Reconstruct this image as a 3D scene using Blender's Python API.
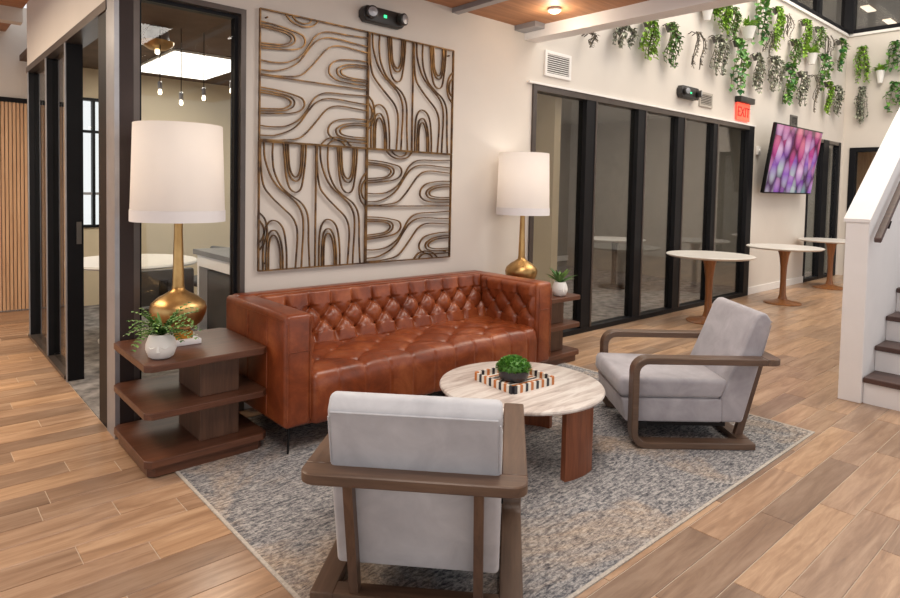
import bpy, bmesh, math, random
from mathutils import Vector, Matrix
random.seed(7)
for o in list(bpy.data.objects): bpy.data.objects.remove(o)
S = bpy.context.scene
C = S.collection
PI = math.pi

# ------------------------------------------------------------------ camera
def cam_basis(yaw, pitch, roll):
    cy, sy, cp, sp, cr, sr = math.cos(yaw), math.sin(yaw), math.cos(pitch), math.sin(pitch), math.cos(roll), math.sin(roll)
    fwd = Vector((sy*cp, cy*cp, -sp)); right = Vector((cy, -sy, 0)); up = right.cross(fwd)
    return cr*right + sr*up, -sr*right + cr*up, fwd
EYE = Vector((0, 0, 1.45)); FPX = 622.07; PY = 216.15
cr_, cu_, cf_ = cam_basis(*[math.radians(a) for a in (41.7259, 2.45886, 1.18686)])
cam = bpy.data.cameras.new('camera'); co = bpy.data.objects.new('camera', cam); C.objects.link(co)
m = Matrix((cr_, cu_, -cf_)).transposed().to_4x4(); m.translation = EYE
co.matrix_world = m
cam.sensor_width = 36; cam.lens = FPX*36/900; cam.shift_y = -(299-PY)/900
cam.clip_start = .05; S.camera = co
def proj(p):
    d = Vector(p)-EYE; z = d.dot(cf_)
    if z < .05: return None
    return 450+FPX*d.dot(cr_)/z, PY-FPX*d.dot(cu_)/z, z

# ------------------------------------------------------------------ world, light, exposure
w = bpy.data.worlds.new('world'); S.world = w; w.use_nodes = True
bg = w.node_tree.nodes['Background']; bg.inputs[0].default_value = (.97, .98, 1, 1); bg.inputs[1].default_value = 1.0
def area(name, loc, sx, sy, power, col=(1, .9, .78), rot=(0, 0, 0)):
    l = bpy.data.lights.new(name, 'AREA'); l.shape = 'RECTANGLE'; l.size = sx; l.size_y = sy
    l.energy = power; l.color = col
    o = bpy.data.objects.new(name, l); C.objects.link(o); o.location = loc; o.rotation_euler = rot
    return o
area('lounge_fill_light', (1.0, 1.2, 2.86), 1.8, 1.2, 45, (1, .94, .87))  # unseen fill added to brighten the lounge, no fixture behind it
area('lounge_fill_light', (3.0, 2.2, 2.86), 1.2, .8, 30, (1, .94, .87))  # second added lounge fill, also without a fixture
area('corridor_fill_light', (-.6, 5.4, 2.86), .8, 3.0, 105, (1, .82, .62))  # added fill that brightens the corridor and slat wall
area('atrium_fill_light', (8.5, 1.2, 6.4), 6, 3.5, 370, (1, .88, .71))  # added warm fill over the open atrium, no skylight is built
area('meeting_room_light', (2.2, 6.3, 2.70), 1.0, 1.2, 45, (1, .93, .82))
area('glass_room_fill_light', (6.9, 5.4, 2.6), 3.6, 1.6, 60, (1, .93, .84))  # added fill to keep the room behind the partition from going dark
area('far_room_fill_light', (11.6, 5.6, 2.6), 2.0, 1.6, 60, (1, .95, .9))  # same kind of added fill for the far glass room
area('upper_room_fill_light', (12.0, 5.3, 5.25), 4.0, 1.0, 160, (1, .93, .84))  # added fill to lift the upper room walls behind the windows
S.view_settings.view_transform = 'Standard'; S.view_settings.look = 'None'
S.view_settings.exposure = 0.12; S.view_settings.gamma = 1; S.view_settings.use_curve_mapping = False

# ------------------------------------------------------------------ materials
def lin(c):
    return tuple(((v/255)/12.92 if v/255 <= .04045 else ((v/255+.055)/1.055)**2.4) for v in c)+(1,)
class NT:
    def __init__(s, name):
        s.m = bpy.data.materials.new(name); s.m.use_nodes = True; s.t = s.m.node_tree; s.n = s.t.nodes
        s.b = s.n['Principled BSDF']; s.out = s.n['Material Output']
    def add(s, typ, **kw):
        n = s.n.new(typ)
        for k, v in kw.items():
            if k in n.inputs.keys(): n.inputs[k].default_value = v
            else: setattr(n, k, v)
        return n
    def link(s, a, b): s.t.links.new(a, b)
    def ramp(s, fac, stops):
        r = s.n.new('ShaderNodeValToRGB'); e = r.color_ramp.elements
        while len(e) < len(stops): e.new(.5)
        for i, (p, c) in enumerate(stops): e[i].position = p; e[i].color = c if len(c) == 4 else lin(c)
        s.link(fac, r.inputs[0]); return r.outputs[0]
    def coord(s, kind='Object', scale=(1, 1, 1)):
        mp = s.n.new('ShaderNodeMapping'); mp.inputs['Scale'].default_value = scale
        if kind == 'World': s.link(s.n.new('ShaderNodeNewGeometry').outputs['Position'], mp.inputs[0])
        else: s.link(s.n.new('ShaderNodeTexCoord').outputs[kind], mp.inputs[0])
        return mp.outputs[0]
    def noise(s, vec, scale=5, detail=4, rough=.55, dist=0):
        n = s.n.new('ShaderNodeTexNoise'); n.inputs['Scale'].default_value = scale; n.inputs['Detail'].default_value = detail
        n.inputs['Roughness'].default_value = rough; n.inputs['Distortion'].default_value = dist
        s.link(vec, n.inputs['Vector']); return n.outputs['Fac']
    def bump(s, h, strength=.2, dist=.01):
        b = s.n.new('ShaderNodeBump'); b.inputs['Strength'].default_value = strength; b.inputs['Distance'].default_value = dist
        s.link(h, b.inputs['Height']); s.link(b.outputs[0], s.b.inputs['Normal'])
    def mix(s, fac, a, b, typ='MIX'):
        n = s.n.new('ShaderNodeMix'); n.data_type = 'RGBA'; n.blend_type = typ
        for q, v in ((n.inputs[0], fac), (n.inputs[6], a), (n.inputs[7], b)):
            if hasattr(v, 'node'): s.link(v, q)
            else: q.default_value = v
        return n.outputs[2]
    def math(s, op, a, b=0):
        n = s.n.new('ShaderNodeMath'); n.operation = op
        for q, v in zip(n.inputs, (a, b)):
            if hasattr(v, 'node'): s.link(v, q)
            else: q.default_value = v
        return n.outputs[0]
MAT = {}
def plain(name, c, rough=.5, metal=0, var=.06, vscale=6, bump=0, bscale=60, spec=.5, coord='World'):
    t = NT(name); t.b.inputs['Roughness'].default_value = rough; t.b.inputs['Metallic'].default_value = metal
    t.b.inputs['Specular IOR Level'].default_value = spec
    v = t.coord(coord); n = t.noise(v, vscale, 5)
    a = tuple(max(0, x*(1-var)) for x in c); b = tuple(min(255, x*(1+var)) for x in c)
    t.link(t.ramp(n, [(.3, a), (.7, b)]), t.b.inputs['Base Color'])
    if bump: t.bump(t.noise(t.coord(coord), bscale, 3), bump, .004)
    MAT[name] = t.m; return t
def wood(name, dark, light, rough=.4, axis=0, scale=1.0, coord='Object'):
    t = NT(name); sc = [14, 14, 14]; sc[axis] = 1.1
    v = t.coord(coord, tuple(q*scale for q in sc)); n = t.noise(v, 2.2, 6, .6, .6)
    n2 = t.noise(v, 9, 3, .6)
    f = t.math('ADD', t.math('MULTIPLY', n, .75), t.math('MULTIPLY', n2, .25))
    t.link(t.ramp(f, [(.3, dark), (.7, light)]), t.b.inputs['Base Color'])
    t.b.inputs['Roughness'].default_value = rough; t.bump(n2, .08, .002); MAT[name] = t.m
def plank_mat(name, island):
    t = NT(name)
    g = t.n.new('ShaderNodeNewGeometry'); oi = t.n.new('ShaderNodeObjectInfo')
    rnd = g.outputs['Random Per Island'] if island else oi.outputs['Random']
    mp = t.add('ShaderNodeMapping'); mp.inputs['Scale'].default_value = (1.3, 11, 1)
    t.link(g.outputs['Position'], mp.inputs[0])
    off = t.add('ShaderNodeCombineXYZ'); t.link(t.math('MULTIPLY', rnd, 37.0), off.inputs[0]); t.link(t.math('MULTIPLY', rnd, 91.0), off.inputs[2])
    t.link(off.outputs[0], mp.inputs['Location'])
    n = t.noise(mp.outputs[0], 1.6, 6, .62, .8); n2 = t.noise(mp.outputs[0], 7, 4, .6)
    f = t.math('ADD', t.math('MULTIPLY', n, .8), t.math('MULTIPLY', n2, .2))
    base = t.ramp(f, [(.25, (138, 115, 97)), (.45, (173, 146, 123)), (.6, (197, 172, 149)), (.8, (212, 193, 172))])
    tint = t.ramp(rnd, [(0, (196, 188, 184)), (.35, (236, 224, 214)), (.7, (255, 240, 222)), (1, (214, 208, 206))])
    t.link(t.mix(1.0, base, tint, 'MULTIPLY'), t.b.inputs['Base Color'])
    t.b.inputs['Roughness'].default_value = .3; t.bump(n2, .05, .002)
    MAT[name] = t.m
plank_mat('plank', False); plank_mat('plank_far', True)
plain('grout', (206, 190, 172), .8)
plain('wall_paint', (212, 204, 195), .85, var=.012, vscale=2, bump=.03, bscale=140)
plain('wall_paint_beige', (212, 196, 168), .85, var=.02, vscale=2)
plain('wall_grey', (150, 144, 134), .85, var=.03)
plain('white_paint', (236, 233, 232), .55, var=.01)
plain('trim_white', (232, 228, 224), .5, var=.01)
plain('black_frame', (25, 25, 28), .45, 0, .08, spec=.15)
plain('bronze_frame', (88, 80, 76), .35, .5, .06)
plain('column_panel', (58, 48, 46), .5, 0, .05, 3, spec=.2)
plain('alu', (158, 158, 162), .35, .4, .05)
plain('carpet', (112, 108, 106), .95, var=.35, vscale=9, bump=.2)
plain('ceil_brown', (92, 74, 60), .8, var=.1)
plain('white_top', (208, 203, 197), .35, var=.015)
plain('black_metal', (26, 25, 26), .4, .6)
plain('dark_plastic', (48, 45, 44), .45)
plain('vent_grey', (172, 164, 154), .6)
plain('grey_plastic', (96, 92, 88), .5)
plain('green_led', (60, 220, 130), .4)
plain('ceramic', (232, 230, 226), .4, var=.02)
plain('soil', (58, 46, 38), .95, var=.3, vscale=60)
plain('bowl_grey', (74, 74, 80), .3, .4)
plain('chair_grey', (70, 68, 66), .7)
plain('box_white', (228, 226, 228), .6, var=.01)
plain('amber', (184, 124, 34), .35, .3)
plain('pink_bud', (206, 140, 122), .7)
plain('ink_black', (36, 36, 44), .4); plain('ink_orange', (196, 118, 58), .45); plain('bone', (232, 226, 216), .4, var=.03)
plain('copper', (176, 138, 84), .32, .9, .1)
wood('walnut', (74, 56, 45), (112, 88, 71), .38, 1)
wood('walnut_x', (70, 42, 30), (110, 70, 51), .36, 0)
wood('frame_x', (74, 56, 45), (112, 88, 71), .38, 0)
wood('frame_z', (74, 54, 43), (110, 84, 67), .38, 2)
wood('walnut_z', (70, 49, 38), (108, 78, 61), .38, 2)
wood('leg_veneer', (92, 46, 26), (146, 84, 52), .33, 2)
wood('pedestal_wood', (112, 66, 34), (168, 112, 66), .35, 2)
wood('tread_wood', (58, 40, 36), (92, 66, 58), .4, 1)
wood('slat_wood', (186, 146, 112), (222, 186, 148), .5, 2, 1, 'World')
wood('ceil_wood', (142, 94, 62), (188, 136, 96), .6, 0, .6, 'World')
# leather
t = NT('leather'); n = t.noise(t.coord('World'), 4.5, 6, .7, .5); n2 = t.noise(t.coord('World'), 180, 2)
t.link(t.ramp(n, [(.28, (90, 38, 17)), (.5, (128, 60, 29)), (.72, (162, 90, 51))]), t.b.inputs['Base Color'])
t.b.inputs['Roughness'].default_value = .33; t.bump(n2, .08, .002); MAT['leather'] = t.m
# fabrics
def fabric(name, a, b):
    t = NT(name); n = t.noise(t.coord('Object'), 7, 5, .6, .5); n2 = t.noise(t.coord('Object'), 420, 2)
    t.link(t.ramp(n, [(.3, a), (.7, b)]), t.b.inputs['Base Color']); t.b.inputs['Roughness'].default_value = .85
    t.b.inputs['Sheen Weight'].default_value = .4; t.bump(n2, .15, .002); MAT[name] = t.m
fabric('chair_fabric', (174, 175, 180), (198, 199, 203))
fabric('chair_fabric_mauve', (148, 144, 150), (176, 172, 177))
# gold lamp
t = NT('gold'); t.b.inputs['Metallic'].default_value = 1; t.b.inputs['Roughness'].default_value = .36
t.link(t.ramp(t.noise(t.coord('Object', (1, 1, .5)), 9, 5, .6, .4), [(.3, (158, 120, 72)), (.7, (204, 168, 114))]), t.b.inputs['Base Color']); MAT['gold'] = t.m
t = NT('art_bronze'); t.b.inputs['Metallic'].default_value = .75; t.b.inputs['Roughness'].default_value = .38
t.link(t.ramp(t.noise(t.coord('World'), 14, 3), [(.35, (78, 58, 44)), (.7, (150, 112, 66))]), t.b.inputs['Base Color']); MAT['art_bronze'] = t.m
# lamp shade linen: translucent
t = NT('shade'); t.b.inputs['Base Color'].default_value = lin((240, 237, 235)); t.b.inputs['Roughness'].default_value = .9
tr = t.add('ShaderNodeBsdfTranslucent'); tr.inputs[0].default_value = lin((250, 244, 238)); mx = t.add('ShaderNodeMixShader'); mx.inputs[0].default_value = .45
t.link(t.b.outputs[0], mx.inputs[1]); t.link(tr.outputs[0], mx.inputs[2]); t.link(mx.outputs[0], t.out.inputs[0]); MAT['shade'] = t.m
plain('shade_trim', (226, 222, 222), .9, var=.01)
# glass
def glass(name, tint, gloss):
    t = NT(name); tp = t.add('ShaderNodeBsdfTransparent'); tp.inputs[0].default_value = tint
    gl = t.add('ShaderNodeBsdfGlossy'); gl.inputs['Roughness'].default_value = .01
    fr = t.add('ShaderNodeFresnel'); g = t.add('ShaderNodeNewGeometry')
    t.link(t.math('SUBTRACT', 1.5, t.math('MULTIPLY', g.outputs['Backfacing'], 1.5-1/1.5)), fr.inputs['IOR'])   # pane is thin: same reflectance on both faces
    mx = t.add('ShaderNodeMixShader')
    t.link(t.math('MULTIPLY', fr.outputs[0], gloss), mx.inputs[0]); t.link(tp.outputs[0], mx.inputs[1]); t.link(gl.outputs[0], mx.inputs[2])
    t.link(mx.outputs[0], t.out.inputs[0]); MAT[name] = t.m
glass('glass', (.96, .97, .96, 1), .9); glass('glass_dark', (.84, .84, .83, 1), 1.1); glass('glass_upper', (.72, .70, .68, 1), .8)
# emitters
def emit(name, c, s):
    t = NT(name); t.b.inputs['Base Color'].default_value = lin(c); t.b.inputs['Emission Color'].default_value = lin(c); t.b.inputs['Emission Strength'].default_value = s; MAT[name] = t.m
emit('light_panel', (255, 250, 242), 2.6); emit('bulb', (255, 238, 212), 5); emit('sign_red', (255, 84, 62), 1.3); emit('led', (60, 255, 150), 1.5); emit('warm_panel', (255, 236, 214), 2)
# marble coffee table
t = NT('travertine'); mp = t.coord('World', (9, 1.4, 1))
rotm = t.add('ShaderNodeMapping'); rotm.inputs['Rotation'].default_value = (0, 0, math.radians(-28)); rotm.inputs['Scale'].default_value = (1.6, 11, 1)
t.link(t.add('ShaderNodeNewGeometry').outputs['Position'], rotm.inputs[0])
n = t.noise(rotm.outputs[0], 2.0, 6, .6, .5)
t.link(t.ramp(n, [(.3, (150, 134, 126)), (.45, (196, 184, 176)), (.6, (222, 215, 208)), (.8, (190, 178, 170))]), t.b.inputs['Base Color'])
t.b.inputs['Roughness'].default_value = .3; MAT['travertine'] = t.m
# rug
t = NT('rug'); v = t.coord('World'); big = t.noise(v, 1.5, 6, .65, .8); vs = t.coord('World', (1.0, 3.2, 1)); st = t.noise(vs, 24, 6, .75, .5); fine = t.noise(v, 75, 4, .8)
f = t.math('ADD', t.math('MULTIPLY', st, .62), t.math('MULTIPLY', fine, .38))
grey = t.ramp(f, [(.36, (52, 53, 60)), (.46, (106, 106, 110)), (.55, (168, 165, 163)), (.66, (202, 196, 190))])
tan = t.ramp(f, [(.36, (84, 80, 82)), (.48, (158, 142, 128)), (.6, (206, 190, 172)), (.7, (214, 204, 192))])
t.link(t.mix(t.ramp(big, [(.5, (0, 0, 0)), (.64, (255, 255, 255))]), grey, tan), t.b.inputs['Base Color'])
t.b.inputs['Roughness'].default_value = .97; t.b.inputs['Specular IOR Level'].default_value = .1; t.bump(fine, .5, .006); MAT['rug'] = t.m
plain('rug_edge', (184, 176, 166), .95, var=.1, vscale=90)
# leaves
def leaf(name, a, b):
    t = NT(name); g = t.add('ShaderNodeNewGeometry')
    t.link(t.ramp(g.outputs['Random Per Island'], [(0, a), (1, b)]), t.b.inputs['Base Color']); t.b.inputs['Roughness'].default_value = .5
    t.b.inputs['Transmission Weight'].default_value = 0; t.b.inputs['Subsurface Weight'].default_value = 0
    MAT[name] = t.m
leaf('leaf_bright', (92, 142, 36), (166, 204, 78)); leaf('leaf_mid', (64, 108, 50), (140, 172, 92)); leaf('leaf_ivy', (34, 98, 52), (128, 176, 78))
leaf('leaf_grey', (84, 94, 78), (188, 190, 168)); leaf('leaf_dry', (74, 66, 54), (128, 116, 92)); leaf('leaf_fern', (50, 96, 36), (134, 172, 92)); leaf('moss', (52, 104, 34), (112, 168, 66))
leaf('leaf_tip', (170, 190, 140), (214, 224, 190))
plain('stem', (96, 92, 60), .7); plain('wire', (96, 90, 82), .5, .4)
# tv picture
t = NT('tv_picture'); uv = t.coord('UV', (1.78, 1, 1)); mp2 = t.add('ShaderNodeMapping'); mp2.inputs['Rotation'].default_value = (0, 0, .5); mp2.inputs['Scale'].default_value = (1.25, .8, 1); t.link(uv, mp2.inputs[0])
vo = t.add('ShaderNodeTexVoronoi'); ve = t.add('ShaderNodeTexVoronoi'); ve.feature = 'DISTANCE_TO_EDGE'
for q in (vo, ve): q.inputs['Scale'].default_value = 3.9; q.inputs['Randomness'].default_value = .6; t.link(mp2.outputs[0], q.inputs['Vector'])
sep = t.add('ShaderNodeSeparateXYZ'); t.link(uv, sep.inputs[0])
sp = t.add('ShaderNodeSeparateColor'); t.link(vo.outputs['Color'], sp.inputs[0])
hue = t.math('ADD', t.math('MULTIPLY', sep.outputs[1], .6), t.math('MULTIPLY', sp.outputs[0], .45))
col = t.ramp(hue, [(.1, (92, 140, 140)), (.28, (190, 206, 196)), (.42, (150, 96, 186)), (.56, (226, 190, 214)), (.72, (186, 60, 140)), (.95, (236, 140, 150))])
edge = t.ramp(vo.outputs['Distance'], [(.08, (255, 255, 255)), (.4, (244, 234, 244)), (.58, (206, 176, 204)), (.75, (112, 66, 112))])
pic = t.mix(1.0, col, edge, 'MULTIPLY')
t.link(pic, t.b.inputs['Emission Color']); t.b.inputs['Emission Strength'].default_value = .85; t.b.inputs['Base Color'].default_value = (.02, .02, .02, 1); t.b.inputs['Roughness'].default_value = .12
MAT['tv_picture'] = t.m

# ------------------------------------------------------------------ mesh helpers
class MB:
    def __init__(s): s.v = []; s.f = []
    def quad(s, pts):
        n = len(s.v); s.v += [tuple(p) for p in pts]; s.f.append(tuple(range(n, n+len(pts)))); return s
    def box(s, x0, x1, y0, y1, z0, z1):
        n = len(s.v)
        s.v += [(x, y, z) for z in (z0, z1) for y in (y0, y1) for x in (x0, x1)]
        s.f += [tuple(n+i for i in q) for q in ((0, 2, 3, 1), (4, 5, 7, 6), (0, 1, 5, 4), (2, 6, 7, 3), (0, 4, 6, 2), (1, 3, 7, 5))]; return s
    def prism(s, poly, axis, a, b):
        # poly: 2D points; axis 0: (y,z) 1: (x,z) 2: (x,y)
        n = len(s.v); k = len(poly)
        for t in (a, b):
            for p, q in poly:
                s.v.append({0: (t, p, q), 1: (p, t, q), 2: (p, q, t)}[axis])
        s.f += [tuple(n+i for i in range(k))[::-1], tuple(n+k+i for i in range(k))]
        s.f += [(n+i, n+(i+1) % k, n+k+(i+1) % k, n+k+i) for i in range(k)]; return s
    def lathe(s, prof, cx=0, cy=0, seg=24):
        n = len(s.v); k = len(prof)
        for r, z in prof:
            for i in range(seg):
                a = 2*PI*i/seg; s.v.append((cx+r*math.cos(a), cy+r*math.sin(a), z))
        for j in range(k-1):
            for i in range(seg):
                s.f.append((n+j*seg+i, n+j*seg+(i+1) % seg, n+(j+1)*seg+(i+1) % seg, n+(j+1)*seg+i))
        if prof[0][0] > 1e-6: s.f.append(tuple(n+i for i in range(seg))[::-1])
        if prof[-1][0] > 1e-6: s.f.append(tuple(n+(k-1)*seg+i for i in range(seg)))
        return s
    def tube(s, pts, r, seg=6, r2=None):
        pts = [Vector(p) for p in pts]; n = len(s.v); k = len(pts); prev = None
        for j, p in enumerate(pts):
            d = (pts[min(j+1, k-1)]-pts[max(j-1, 0)]).normalized()
            if prev is None: a = d.orthogonal().normalized()
            else: a = (prev-d*prev.dot(d)).normalized()
            prev = a; b = d.cross(a); rr = r if r2 is None else r+(r2-r)*j/(k-1)
            for i in range(seg):
                t = 2*PI*i/seg; s.v.append(tuple(p+a*(rr*math.cos(t))+b*(rr*math.sin(t))))
        for j in range(k-1):
            for i in range(seg): s.f.append((n+j*seg+i, n+j*seg+(i+1) % seg, n+(j+1)*seg+(i+1) % seg, n+(j+1)*seg+i))
        s.f += [tuple(n+i for i in range(seg))[::-1], tuple(n+(k-1)*seg+i for i in range(seg))]; return s
    def ribbon(s, pts, up, wdt, dep):
        # rectangular section sweep of a planar path; up = plane normal (depth), wdt in plane
        pts = [Vector(p) for p in pts]; up = Vector(up); n = len(s.v); k = len(pts)
        for j, p in enumerate(pts):
            d = (pts[min(j+1, k-1)]-pts[max(j-1, 0)]).normalized(); a = up.cross(d).normalized()
            for x, y in ((-1, -1), (1, -1), (1, 1), (-1, 1)): s.v.append(tuple(p+a*(x*wdt/2)+up*(y*dep/2)))
        for j in range(k-1):
            for i in range(4): s.f.append((n+j*4+i, n+j*4+(i+1) % 4, n+(j+1)*4+(i+1) % 4, n+(j+1)*4+i))
        s.f += [(n+3, n+2, n+1, n), tuple(n+(k-1)*4+i for i in range(4))]; return s
    def grid(s, rows):
        n = len(s.v); w_ = len(rows[0])
        for r in rows: s.v += [tuple(p) for p in r]
        for j in range(len(rows)-1):
            for i in range(w_-1): s.f.append((n+j*w_+i, n+j*w_+i+1, n+(j+1)*w_+i+1, n+(j+1)*w_+i))
        return s
    def mesh(s, name, mat, smooth=None, bevel=0, seg=2):
        me = bpy.data.meshes.new(name); me.from_pydata(s.v, [], s.f)
        bm = bmesh.new(); bm.from_mesh(me)
        bmesh.ops.recalc_face_normals(bm, faces=bm.faces)
        if bevel:
            ed = [e for e in bm.edges if len(e.link_faces) == 2 and e.calc_face_angle(0) > .5]
            bmesh.ops.bevel(bm, geom=ed, offset=bevel, segments=seg, profile=.5, affect='EDGES', clamp_overlap=True)
        bm.to_mesh(me); bm.free(); me.update()
        if mat: me.materials.append(MAT[mat])
        if smooth is not None:
            me.shade_smooth(); me.set_sharp_from_angle(angle=math.radians(smooth))
        return me
    def build(s, name, mat, parent=None, smooth=None, bevel=0, seg=2):
        return link(name, s.mesh(name, mat, smooth, bevel, seg), parent)
def link(name, me, parent=None, loc=None):
    o = bpy.data.objects.new(name, me); C.objects.link(o)
    if parent is not None: o.parent = parent
    if loc is not None: o.location = loc
    return o
def tag(o, label, cat, group=None):
    o['label'] = label; o['category'] = cat
    if group: o['group'] = group
    return o
def thing(name, label, cat, loc=(0, 0, 0), rz=0, group=None):
    o = bpy.data.objects.new(name, None); C.objects.link(o); o.location = loc; o.rotation_euler = (0, 0, rz); o.empty_display_size = .1
    return tag(o, label, cat, group)
def struct(o, label=None):
    o['kind'] = 'structure'
    if label: o['label'] = label
    return o
def sroot(name, label): 
    o = bpy.data.objects.new(name, None); C.objects.link(o); return struct(o, label)
def copy_tree(o, parent=None):
    c = o.copy(); C.objects.link(c); c.parent = parent
    for ch in list(o.children): copy_tree(ch, c)
    return c
def BX(name, mat, x0, x1, y0, y1, z0, z1, parent=None, bevel=0, seg=2):
    return MB().box(x0, x1, y0, y1, z0, z1).build(name, mat, parent, 40 if bevel else None, bevel, seg)
def spline(P, n=8):
    P = [Vector(p) for p in P]; out = []
    Q = [P[0]*2-P[1]]+P+[P[-1]*2-P[-2]]
    for i in range(1, len(Q)-2):
        a, b, c, d = Q[i-1:i+3]
        for k in range(n):
            t = k/n; out.append(.5*((2*b)+(c-a)*t+(2*a-5*b+4*c-d)*t*t+(3*b-a-3*c+d)*t**3))
    return out+[P[-1]]

WY = 3.84      # back wall plane
WX = .912      # left glazed wall plane
RX = 13.195    # far right wall plane
CZ = 2.95      # lounge ceiling
# ------------------------------------------------------------------ floor with planks
floor = struct(BX('floor', 'grout', -4, 13.3, -3.5, 9.2, -.06, -.003), 'wood look plank floor with pale joints')
PITCH, PLEN, GAP = .1505, .92, .004
known = {3.6825+.1505: .44, 3.5315: .635, 3.381: .833, 3.08: .452, 2.9295: .717, 2.779: .95, 2.6285: .515, 2.478: .747, 1.123: .73, .9725: .19, .822: .49, .6715: .60}
planks = []
row = 0; y = 3.08-PITCH*40
while y < 8.3:
    off = next((v for k, v in known.items() if abs(k-y) < .03), None)
    if off is None: off = random.random()*PLEN
    xe = 13.19 if y+PITCH/2 < WY else (WX if y < 6.87 else 1.25)
    x = off-PLEN*6
    while x < xe:
        a, b = max(x, -3.9), min(x+PLEN, xe)
        y1 = min(y+PITCH, WY) if (y < WY < y+PITCH and a > WX) else y+PITCH
        if b-a > .03: planks.append((a, b, y, y1))
        x += PLEN
    y += PITCH
def score(p):
    q = proj(((p[0]+p[1])/2, (p[2]+p[3])/2, 0))
    if not q or not (-60 < q[0] < 960 and 200 < q[1] < 680): return 0
    x_, y_ = (p[0]+p[1])/2, (p[2]+p[3])/2
    if 1.1 < x_ < 4.0 and 1.45 < y_ < 3.7: return 0    # under the rug
    return 1/q[2]**3
planks.sort(key=score, reverse=True)
full = None
for p in planks[:300]:
    w_, d_ = p[1]-p[0], p[3]-p[2]
    if abs(w_-PLEN) < 1e-4 and abs(d_-PITCH) < 1e-4:
        if full is None: full = MB().box(GAP/2-PLEN/2, PLEN/2-GAP/2, GAP/2-PITCH/2, PITCH/2-GAP/2, -.012, 0).mesh('plank', 'plank', None, .0012, 1)
        me = full
    else: me = MB().box(GAP/2-w_/2, w_/2-GAP/2, GAP/2-d_/2, d_/2-GAP/2, -.012, 0).mesh('plank', 'plank')
    link('plank', me, floor, ((p[0]+p[1])/2, (p[2]+p[3])/2, 0))
mb = MB()
for p in planks[300:]: mb.box(p[0]+GAP/2, p[1]-GAP/2, p[2]+GAP/2, p[3]-GAP/2, -.012, 0)
o = mb.build('distant_planks', 'plank_far', floor); o['kind'] = 'stuff'
struct(MB().box(WX+.002, 5.0, WY+.002, 6.87, -.003, .004).box(1.33, 5.0, 6.87, 8.2, -.003, .004).build('floor_meeting_room', 'carpet'), 'grey carpet inside the left glass meeting room')
struct(BX('floor_glass_room', 'carpet', 5.02, 13.2, WY+.03, 8.2, -.003, .004), 'grey carpet behind the right glass partition')

# ------------------------------------------------------------------ walls
WT = .12
wb = struct(MB().box(1.66, 4.41, WY, WY+WT, 0, 4.456).box(WX, 1.66, WY, WY+WT, 2.55, 4.456).box(4.41, 9.25, WY, WY+WT, 2.44, 4.456)
            .box(9.25, 11.44, WY, WY+WT, 0, 4.456).box(11.44, 13.06, WY, WY+WT, 2.46, 4.456).box(13.06, RX+WT, WY, WY+WT, 0, 4.456).build('wall_back', 'wall_paint'), 'pale plaster back wall behind the sofa')
struct(MB().box(WX, WX+.12, WY+WT, 6.87, 2.483, CZ+.3).build('wall_left', 'wall_paint'), 'pale wall above the left glazing')
struct(BX('wall_corridor_return', 'wall_paint', 1.25, 1.33, 6.87, 8.29, 0, CZ+.3))
wf = struct(MB().box(-4, 1.25, 8.33, 8.45, 0, CZ+.4).build('wall_far', 'wall_paint'), 'far corridor wall with wooden slats')
mb = MB(); x = -3.9
while x < 1.24: mb.box(x, x+.026, 8.29, 8.33, 0.02, 2.30); x += .035
o = mb.build('wood_slats', 'slat_wood', wf); o['kind'] = 'stuff'
BX('slat_cap', 'black_frame', -4, 1.25, 8.27, 8.33, 2.30, 2.35, wf)
struct(MB().box(RX, RX+WT, 3.72, WY, 0, 4.456).box(RX, RX+WT, 1.6, 3.72, 2.37, 4.456).box(RX, RX+WT, -3, 1.6, 0, 4.456).build('wall_right', 'wall_paint'), 'pale far wall past the staircase')
struct(BX('baseboard_back', 'trim_white', 9.25, 11.44, WY-.015, WY-.001, 0, .11, None, .003, 1))
struct(BX('baseboard_sofa_wall', 'trim_white', 1.66, 4.41, WY-.015, WY-.001, 0, .11, None, .003, 1))
struct(BX('trim_1', 'trim_white', 4.34, 9.28, WY-.03, WY-.001, 2.442, 2.462), 'thin white ledge above the right glazing')
struct(BX('trim_2', 'trim_white', 4.3, RX, WY-.03, WY-.001, 4.41, 4.456), 'white ledge under the upper windows')
struct(BX('trim_3', 'trim_white', RX-.03, RX-.001, -3, WY-.03, 4.41, 4.456), 'white ledge under the upper side windows')
# ceiling of the lounge, wood deck, joists
cl = struct(MB().box(-4, 4.32, -3.5, WY, 2.925, 3.02).box(-4, WX, WY, 8.33, 3.06, 3.14).build('ceiling', 'ceil_wood'), 'wood deck ceiling over the lounge')
for i in range(6):
    BX('joist', 'alu', 3.40-i*1.15, 3.47-i*1.15, -3.5, WY-.002, 2.885, 2.925, cl)
BX('edge_channel', 'alu', 4.15, 4.28, 3.6, WY-.002, 2.88, 2.925, cl)
BX('cross_beam', 'wall_paint', -4, WX, 7.1, 7.25, CZ-.02, CZ+.12, cl)
MB().tube([(-.1, 4, 2.9), (-.1, 8.2, 2.9)], .035, 10).build('conduit', 'wall_paint', cl, 40)
MB().tube([(.35, 4, 2.96), (.35, 8.2, 2.96)], .025, 10).build('conduit', 'wall_paint', cl, 40)
sf = struct(MB().prism([(4.285, WY-.001), (4.45, WY-.001), (4.68, -1.5), (4.47, -1.5)], 2, 2.82, 2.93).prism([(4.325, WY-.001), (4.45, WY-.001), (4.68, -1.5), (4.5, -1.5)], 2, 2.93, 3.4).build('ceiling_beam', 'white_paint'), 'white beam at the edge of the wood ceiling')

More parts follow.
